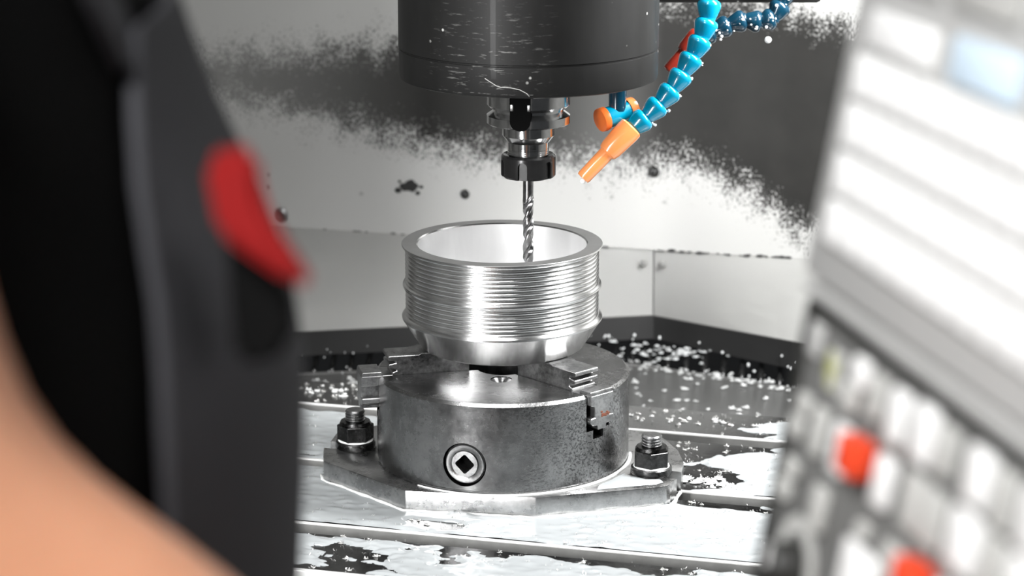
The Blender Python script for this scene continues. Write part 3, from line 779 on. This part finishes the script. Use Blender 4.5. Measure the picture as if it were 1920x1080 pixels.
# piled foam behind the right bolt, on the strips
line_clumps([(.135, -.012), (.165, -.020), (.185, -.038)], 42, .004, .0015, .0035, .0016)
line_clumps([(.125, .030), (.150, .010)], 10, .005, .001, .0025, .0016)
line_clumps([(.10, .150), (.16, .140), (.23, .115), (.27, .10)], 18, .009, .001, .0026, .0010)
line_clumps([(.045, -.157), (.062, -.160), (.078, -.160)], 22, .0016, .001, .0022, .0012)
line_clumps([(.165, -.098), (.19, -.105)], 8, .004, .001, .0022, .0012)
line_clumps([(-.22, .235), (-.13, .225)], 22, .008, .0012, .003, .0010)
tag(bm.obj('foam_clumps', M['foam']), 'lumps of white foam and swarf heaped on the table behind the right bolt', 'foam', kind='stuff')
bm = Acc(); bm.fq = []
line_clumps([(.129, .479), (.26, .406), (.33, .36)], 80, .005, .001, .0024, -.0485)
line_clumps([(.10, .47), (.129, .479), (.26, .406)], 40, .02, .001, .002, -.0485)
for _ in range(60): clump(bm, rnd.uniform(.10, .32), rnd.uniform(.22, .44), -.0485, rnd.uniform(.001, .0028), rnd, 4)
for _ in range(40): clump(bm, rnd.uniform(-.24, -.12), rnd.uniform(.22, .44), -.0485, rnd.uniform(.001, .0035), rnd, 4)
tag(bm.obj('foam_specks', M['foam']), 'white foam specks strewn over the grey cover behind the table', 'foam', kind='stuff')
bm = Acc(); bm.fq = []
for _ in range(70):
    x = rnd.uniform(-.24, .33); e = np.interp(x, [-.688, .149, .688], [.366, .512, .117])
    rd = rnd.uniform(.0005, .0015)*(1 if x > 0 else .6); bm.ico(Matrix.Translation((x, e-.008, rnd.uniform(-.050, -.022))) @ Matrix.Diagonal((rd, rd, rd*rnd.uniform(.8, 1.7), 1)), 2)
for _ in range(70): clump(bm, rnd.gauss(.17, .03), rnd.gauss(.475, .01), -.040+rnd.uniform(0, .012), rnd.uniform(.0010, .0024), rnd, 4)
tag(bm.obj('coolant_drops', M['water']), 'glinting coolant drops and swarf along the black gutter under the rear wall', 'drops', kind='stuff')

# ------------------------------------------------------------------ control panel (right, close to the lens)
P0 = Vector((.11176, -1.02050, .42009)); U_ = Vector((.22, -.9755, 0)).normalized(); V_ = Vector((-.16629, -.0375, -.98536)).normalized()
N_ = U_.cross(V_)
if N_.x > 0: N_ = -N_
panel = thing('control_panel', 'blurred grey machine control panel full of keys, right of the chuck', 'control panel', P0)
# local frame: X = u (towards the camera), Y = v (down), Z = out of the face
PM = Matrix((( U_.x, V_.x, N_.x, 0), (U_.y, V_.y, N_.y, 0), (U_.z, V_.z, N_.z, 0), (0, 0, 0, 1)))
if PM.determinant() < 0: pass
panel.matrix_world = Matrix.Translation(P0) if PM.determinant() < 0 else Matrix.Translation(P0) @ PM
FX = PM if PM.determinant() < 0 else Matrix.Identity(4)
def pbox(name, u0, u1, v0, v1, z0, z1, mat, bev=.001, parent=None, label=None):
    b = box_bm(u0/1000, u1/1000, v0/1000, v1/1000, z0/1000, z1/1000, bev)
    b.transform(FX); bmesh.ops.recalc_face_normals(b, faces=b.faces)
    o = link(name, b, mat, parent or panel, 30)
    if label: o['label'] = label
    return o
pbox('upper_housing', -8, 330, -230, -4.2, -60, 0, M['panel_light'], .0025)
pbox('shadow_gap', -5, 328, -8, 8, -58, -6, M['hole'], .0005)
pbox('lower_housing', -7.5, 330, 3.6, 190, -58, -3, M['panel_black'], .003)
pbox('lower_faceplate', 8, 326, 8.0, 186, -4, -1.5, M['panel_dark'], .001)
pbox('divider', -7, 330, -2.2, 2.2, -56, -1, M['panel_light'], .001)
# rows of large white keys on the upper half
for (v0, v1) in ((-86, -71.5), (-69, -54.2), (-51.6, -37.4), (-35, -20.4)):
    u = 10.0
    while u < 300:
        pbox('key', u, u+15.4, v0, v1, 0, 3.2, M['key_white'], .0009); u += 16.4
pbox('label_key', 14, 71, -102.4, -89.5, 0, 2.5, M['key_white'], .0012, label='wide white key above the rows')
pbox('label_key', 85, 136, -104, -89, 0, 2.5, M['key_blue'], .0012, label='wide pale blue key')
pbox('label_key', 150, 206, -104, -89, 0, 2.5, M['key_white'], .0012)
for k in range(4): pbox('label_key', 14+k*62, 64+k*62, -140, -112, 0, 2.5, M['key_pale'], .0012)
# lower half: first row
Wt, Pa = M['key_white'], M['key_pale']
pbox('indicator', 12, 22, 8.5, 20, -1.5, .8, M['panel_light'], .0008, label='small square grey indicator')
ind = pbox('indicator', 32, 45, 12.5, 27, -1.5, .8, Pa, .0015, label='round pale indicator with a yellow-green mark')
pbox('mark', 34, 37.5, 13.5, 22, .6, 1.2, M['key_yellow'], .0003, ind)
pbox('mark', 38, 43, 16, 19, .6, 1.2, M['key_yellow'], .0003, ind)
pbox('mark', 37.5, 41, 19, 25.5, .6, 1.2, M['key_yellow'], .0003, ind)
for a, b, c, d, mt in ((58, 69, 8, 18, Wt), (52, 64, 18.5, 28, Pa), (75, 85, 9, 24, Pa), (93, 105, 8.5, 26, Wt), (113, 128, 7, 25.5, Wt), (132, 144, 8.5, 24, Pa), (155, 171, 4.5+3, 25, Wt), (175, 188, 8, 26, Pa), (194, 210, 8, 26, Wt)):
    pbox('key', a, b, c, d, -1.5, 2.6, mt, .0016)
for a, b, c, d, mt in ((16, 25, 33, 41, Pa), (13, 22, 42, 50, Pa), (33, 43, 33, 50, Pa), (53, 65, 32.5, 50, Wt), (92, 104, 31, 48, Wt), (116, 130, 29, 47, Pa), (131, 145, 29, 47, Pa), (152, 172, 28, 46, Wt), (176, 190, 28, 46, Pa), (194, 210, 28, 46, Wt)):
    pbox('key', a, b, c, d, -1.5, 2.6, mt, .0016)
pbox('key', 71, 86, 31, 44, -1.5, 8.0, M['key_red'], .0018, label='raised red key in the middle row')
pbox('key', 131, 147, 51.5, 66, -1.5, 8.0, M['key_red'], .0018, label='raised red key at the bottom edge')
for a, b, c, d, mt in ((16, 25, 57, 64, Pa), (13, 22, 65, 73, Pa), (46, 56, 57, 73, Pa), (110, 124, 54, 70, Pa), (80, 108, 64, 92, Wt), (86, 94, 56, 62, Pa), (152, 170, 52, 68, Wt), (176, 192, 52, 68, Wt)):
    pbox('key', a, b, c, d, -1.5, 2.6, mt, .0016)
for r_ in range(4):
    for k in range(6): pbox('key', 112+k*20, 126+k*20, 76+r_*24, 92+r_*24, -1.5, 2.6, Wt if (k+r_) % 3 else Pa, .0016)
# override dial with pale scale ring
def pl_lathe(name, u, v, prof, mat, closed=False, parent=None, label=None):
    b = lathe_bm([(r/1000, z/1000) for r, z in prof], 40, closed, Matrix.Translation((u/1000, v/1000, 0))); b.transform(FX); bmesh.ops.recalc_face_normals(b, faces=b.faces)
    o = link(name, b, mat, parent or panel, 40)
    if label: o['label'] = label
    return o
dial = pl_lathe('dial', 36, 92, [(0, 9), (8.0, 9), (8.8, 8), (9.5, -1.4), (0, -1.4)], M['panel_black'], label='black rotary dial')
pl_lathe('scale_ring', 36, 92, [(12.5, -1.4), (12.5, -.6), (18.5, -.6), (18.5, -1.4)], Pa, True, dial)
b = box_bm(-.001, .001, -.008, .0, .009, .0096); b.transform(Matrix.Translation((.036, .092, 0))); b.transform(FX); link('pointer', b, Wt, dial)
# arm the panel hangs on
arm_ = tube_bm([P0+U_*.04+V_*.16-N_*.035, P0+U_*.04+V_*.30-N_*.045, P0+U_*.04+V_*.30-N_*.045 + Vector((.01, 0, -1.0))], .022, 20)
for v in arm_.verts:
    if v.co.z < -.94: v.co.z = -.949
arm_.transform(panel.matrix_world.inverted() if FX == Matrix.Identity(4) else Matrix.Translation(-P0))
link('support_post', arm_, M['panel_light'], panel)

# ------------------------------------------------------------------ person (left, close to the lens)
person = thing('person', 'blurred person in black shirt and charcoal work overalls with red flap, left edge', 'person', (-.21, -1.09, -.95))
OFF = Vector((.21, 1.09, .95))
V = []; E = []; Rr = []
def pt(p, r, par=None):
    V.append(Vector(p)+OFF); Rr.append(r if hasattr(r, '__len__') else (r, r)); i = len(V)-1
    if par is not None: E.append((par, i))
    return i
pel = pt((-.23, -1.09, .04), (.13, .14))
bel = pt((-.225, -1.09, .20), (.11, .14), pel); che = pt((-.225, -1.09, .42), (.115, .17), bel); upc = pt((-.235, -1.09, .56), (.075, .10), che)
nek = pt((-.235, -1.09, .67), .058, upc); nk2 = pt((-.225, -1.09, .73), .055, nek); hd1 = pt((-.215, -1.09, .80), (.078, .072), nk2); hd2 = pt((-.22, -1.09, .87), (.092, .078), hd1); hd3 = pt((-.225, -1.09, .925), (.07, .06), hd2)
# near arm (right arm), bent at the elbow, reaching to the panel
sh = pt((-.240, -1.230, .595), .046, upc); ua = pt((-.174, -1.266, .510), .051, sh); el = pt((-.160, -1.272, .425), .047, ua)
fa = pt((-.105, -1.257, .382), .043, el); f2 = pt((-.03, -1.225, .305), .034, fa); wr = pt((.03, -1.20, .245), .026, f2)
pa = pt((.060, -1.185, .222), (.034, .018), wr); pb = pt((.095, -1.168, .200), (.036, .015), pa)
def finger(base, d0, l, r, par, curl):
    p = Vector(base); d = Vector(d0).normalized(); i = par
    for k, f in enumerate((.42, .33, .25)):
        i0 = pt(p, r*(1-.08*k), i); d = (d+Vector((.0, .0, -curl*k))).normalized(); p = p+d*l*f; i = i0
    pt(p, r*.72, i)
fd = Vector((.80, .35, -.45)); side = Vector((-.40, .91, 0)).normalized()
for k, (l, r) in enumerate(((.074, .0088), (.084, .0092), (.079, .0088), (.062, .0078))):
    finger(Vector((.108, -1.162, .192))+side*(.030-.020*k), fd+side*(.12-.08*k), l, r, pb, .22)
finger(Vector((.072, -1.150, .222)), Vector((.55, .75, -.1)), .062, .0105, pa, .10)
# far arm hangs
s2_ = pt((-.245, -.945, .600), .062, upc); u2 = pt((-.25, -.91, .45), .050, s2_); e2 = pt((-.25, -.90, .31), .043, u2); w2 = pt((-.17, -.91, .09), .026, e2)
p2 = pt((-.155, -.912, .045), (.018, .034), w2); p3 = pt((-.145, -.914, .012), (.015, .036), p2)
for k, (l, r) in enumerate(((.074, .0088), (.084, .0092), (.079, .0088), (.062, .0078))):
    finger(Vector((-.140+.030-.020*k, -.914, .0)), Vector((.1+.1-.06*k, 0, -1)), l, r, p3, -.0)
finger(Vector((-.125, -.905, .045)), Vector((.6, .2, -.7)), .060, .0105, p2, .05)
for s1 in (-1, 1):
    hp = pt((-.23, -1.09+s1*.09, -.02), .095, pel); kn = pt((-.215, -1.09+s1*.10, -.44), .060, hp); cf = pt((-.235, -1.09+s1*.105, -.60), .056, kn); an = pt((-.24, -1.09+s1*.11, -.86), .038, cf)
    ft = pt((-.20, -1.09+s1*.115, -.905), .036, an); pt((-.10, -1.09+s1*.13, -.915), .030, ft)
me = bpy.data.meshes.new('body'); me.from_pydata(V, E, []); bo_ = bpy.data.objects.new('body', me); COL.objects.link(bo_); bo_.parent = person; me.materials.append(M['skin'])
sk = bo_.modifiers.new('skin', 'SKIN'); sk.use_smooth_shade = True
for i, sv in enumerate(me.skin_vertices[0].data): sv.radius = Rr[i]; sv.use_root = (i == 0)
ss = bo_.modifiers.new('sub', 'SUBSURF'); ss.levels = 2; ss.render_levels = 2
# face
def ell(name, c, r, mat, par=person, rot=None, sub=3):
    bm = bmesh.new(); bmesh.ops.create_icosphere(bm, subdivisions=sub, radius=1, matrix=Matrix.Translation(Vector(c)+OFF) @ (rot or Matrix.Identity(4)) @ Matrix.Diagonal((*r, 1)))
    return link(name, bm, mat, par, 60)
for s1 in (-1, 1):
    e_ = ell('eye', (-.140, -1.09+s1*.031, .858), (.012, .013, .010), M['eye']); ell('iris', (-.1300, -1.09+s1*.031, .858), (.003, .0055, .0055), M['iris'], e_)
    ell('ear', (-.225, -1.09+s1*.080, .850), (.019, .009, .031), M['skin'])
ell('nose', (-.124, -1.09, .832), (.018, .013, .024), M['skin']); ell('mouth', (-.134, -1.09, .797), (.010, .024, .006), plain('lip', (.45, .16, .12), .5))
bm = bmesh.new(); bmesh.ops.create_icosphere(bm, subdivisions=4, radius=1)
for v in bm.verts:
    c = v.co; cut_ = c.x > .35 and c.z < .55
    k = 1.0 if not cut_ else .80
    v.co = Vector((-.232+c.x*.107*k, -1.09+c.y*.094*k, .882+c.z*.088*(1 if c.z > 0 else 1.0)))+OFF
link('hair', bm, M['hair'], person, 60)

# clothing lofts
def loft(name, secs, mat, a0=0, a1=360, n=48, th=.003, parent=person, sub=False, wob=.0):
    """secs: (z, cx, cy, rx, ry)"""
    bm = bmesh.new(); full_ = not hasattr(a0, '__len__') and (a1-a0) >= 360; rg = []
    for (z, cx, cy, rx, ry) in secs:
        row = []
        q0 = a0 if not hasattr(a0, '__len__') else np.interp(z, *a0)
        for k in range(n if full_ else n+1):
            t = math.radians(q0+(a1-q0)*k/n); w_ = 1+wob*noise.noise(Vector((math.cos(t)*2, math.sin(t)*2, z*7)))
            row.append(bm.verts.new(Vector((cx+rx*w_*math.cos(t), cy+ry*w_*math.sin(t), z))+OFF))
        rg.append(row)
    for a, b in zip(rg, rg[1:]):
        for k in range(len(a) if full_ else len(a)-1): bm.faces.new((a[k], a[(k+1) % len(a)], b[(k+1) % len(a)], b[k]))
    bmesh.ops.recalc_face_normals(bm, faces=bm.faces)
    o = link(name, bm, mat, parent, 60)
    m1 = o.modifiers.new('s', 'SUBSURF'); m1.levels = 1; m1.render_levels = 1
    m2 = o.modifiers.new('t', 'SOLIDIFY'); m2.thickness = th; m2.offset = 1
    return o
tor = [(.02, -.23, .150, .185), (.15, -.222, .145, .185), (.25, -.215, .142, .19), (.3469, -.212, .141, .195), (.39, -.210, .143, .198), (.4276, -.210, .141, .20), (.460, -.212, .133, .20), (.4865, -.214, .120, .20), (.5286, -.220, .113, .195), (.575, -.228, .105, .175), (.62, -.235, .08, .13), (.655, -.236, .066, .09), (.675, -.235, .064, .066)]
shirt = loft('shirt', [(z, cx, -1.09, rx-.006, ry) for z, cx, rx, ry in tor], M['shirt'], wob=.02)
def sleeve(pts, rad, name='sleeve'):
    bm = tube_bm([Vector(p)+OFF for p in pts], rad, 28, cap=False); o = link(name, bm, M['shirt'], person, 60)
    m2 = o.modifiers.new('t', 'SOLIDIFY'); m2.thickness = .003; m2.offset = 1
sleeve([(-.24, -1.17, .605), (-.245, -1.235, .600), (-.222, -1.25, .555), (-.190, -1.263, .515)], [.078, .080, .074, .064])
sleeve([(-.24, -1.01, .605), (-.245, -.945, .600), (-.25, -.92, .50), (-.25, -.91, .42)], [.070, .074, .066, .060])
ov = loft('overalls_bib', [(z, cx, -1.09, rx+.001, ry+.006) for z, cx, rx, ry in tor[:9]], M['overall'], ([.0, .43, .4865, .5286], [-38, -34, -24, -12]), 46, 36, .004, wob=.015)
for s1 in (-1, 1):
    pts = [Vector((-.107, -1.09+s1*.045, .52)), Vector((-.128, -1.09+s1*.052, .575)), Vector((-.175, -1.09+s1*.07, .628)), Vector((-.24, -1.09+s1*.08, .650)), Vector((-.31, -1.09+s1*.07, .59)), Vector((-.345, -1.09+s1*.05, .45)), Vector((-.36, -1.09, .25))]
    bm = bmesh.new(); wv = Vector((0, .016, 0)); A_ = [bm.verts.new(p-wv+OFF) for p in pts]; B_ = [bm.verts.new(p+wv+OFF) for p in pts]
    for i in range(len(pts)-1): bm.faces.new((A_[i], A_[i+1], B_[i+1], B_[i]))
    o = link('strap', bm, M['overall'], ov, 60); m2 = o.modifiers.new('t', 'SOLIDIFY'); m2.thickness = .004; m2.offset = 0
loft('overalls_waist', [(-.16, -.228, -1.09, .118, .185), (-.08, -.23, -1.09, .132, .192), (.02, -.23, -1.09, .146, .195), (.15, -.222, -1.09, .152, .19), (.22, -.218, -1.09, .150, .192)], M['overall'], wob=.02)
for s1 in (-1, 1):
    bm = tube_bm([Vector(p)+OFF for p in ((-.23, -1.09+s1*.085, -.02), (-.225, -1.09+s1*.09, -.2), (-.215, -1.09+s1*.10, -.44), (-.235, -1.09+s1*.105, -.65), (-.24, -1.09+s1*.11, -.87))], [.105, .10, .082, .078, .072], 32, cap=False)
    o = link('trouser_leg', bm, M['overall'], person, 60); m2 = o.modifiers.new('t', 'SOLIDIFY'); m2.thickness = .003; m2.offset = 1
    bm = bmesh.new(); bmesh.ops.create_icosphere(bm, subdivisions=3, radius=1)
    for v in bm.verts:
        c = v.co.copy(); z = max(c.z, -.55)
        v.co = Vector((-.165+c.x*.145, -1.09+s1*.12+c.y*.052, -.949+.044+z*.08*(1 if c.x < .1 else .7)-.0*z))+OFF
    zmin = min(v.co.z for v in bm.verts)
    for v in bm.verts: v.co.z -= zmin
    link('shoe', bm, M['shoe'], person, 60)
# red flap and the black pocket below it, standing off the chest
def slab(name, outline, th, mat, nrm=(0, 1, 0), par=person, label=None):
    bm = bmesh.new(); f_ = [bm.verts.new(Vector(p)+OFF) for p in outline]; nv = Vector(nrm).normalized()*th
    b2 = [bm.verts.new(Vector(p)+OFF+nv) for p in outline]; bm.faces.new(f_); bm.faces.new(b2[::-1]); n = len(f_)
    for i in range(n): bm.faces.new((f_[i], f_[(i+1) % n], b2[(i+1) % n], b2[i]))
    bmesh.ops.recalc_face_normals(bm, faces=bm.faces); bmesh.ops.bevel(bm, geom=bm.edges[:], offset=min(.0025, th*.3), segments=2, affect='EDGES')
    o = link(name, bm, mat, par, 40)
    if label: o['label'] = label
    return o
fl_ = [(-.0785, -1.1913, .4984), (-.0718, -1.1899, .5038), (-.0633, -1.1905, .5013), (-.0628, -1.1931, .4912), (-.0581, -1.1958, .4811), (-.0524, -1.1978, .4732), (-.0476, -1.1997, .4660), (-.0561, -1.1992, .4682), (-.0658, -1.1975, .4746), (-.075, -1.1958, .4811)]
slab('pocket_flap', fl_, .016, M['red_cloth'], (-.12, 1, 0), label='bright red flap')
pk = [(-.0742, -1.1823, .4752), (-.0659, -1.1835, .4708), (-.0567, -1.1852, .4632), (-.0537, -1.1873, .4541), (-.056, -1.1892, .4467), (-.0628, -1.1908, .4409), (-.072, -1.1904, .4423)]
slab('chest_pocket', pk, .020, M['shirt'], (-.12, 1, 0), label='black chest pocket')
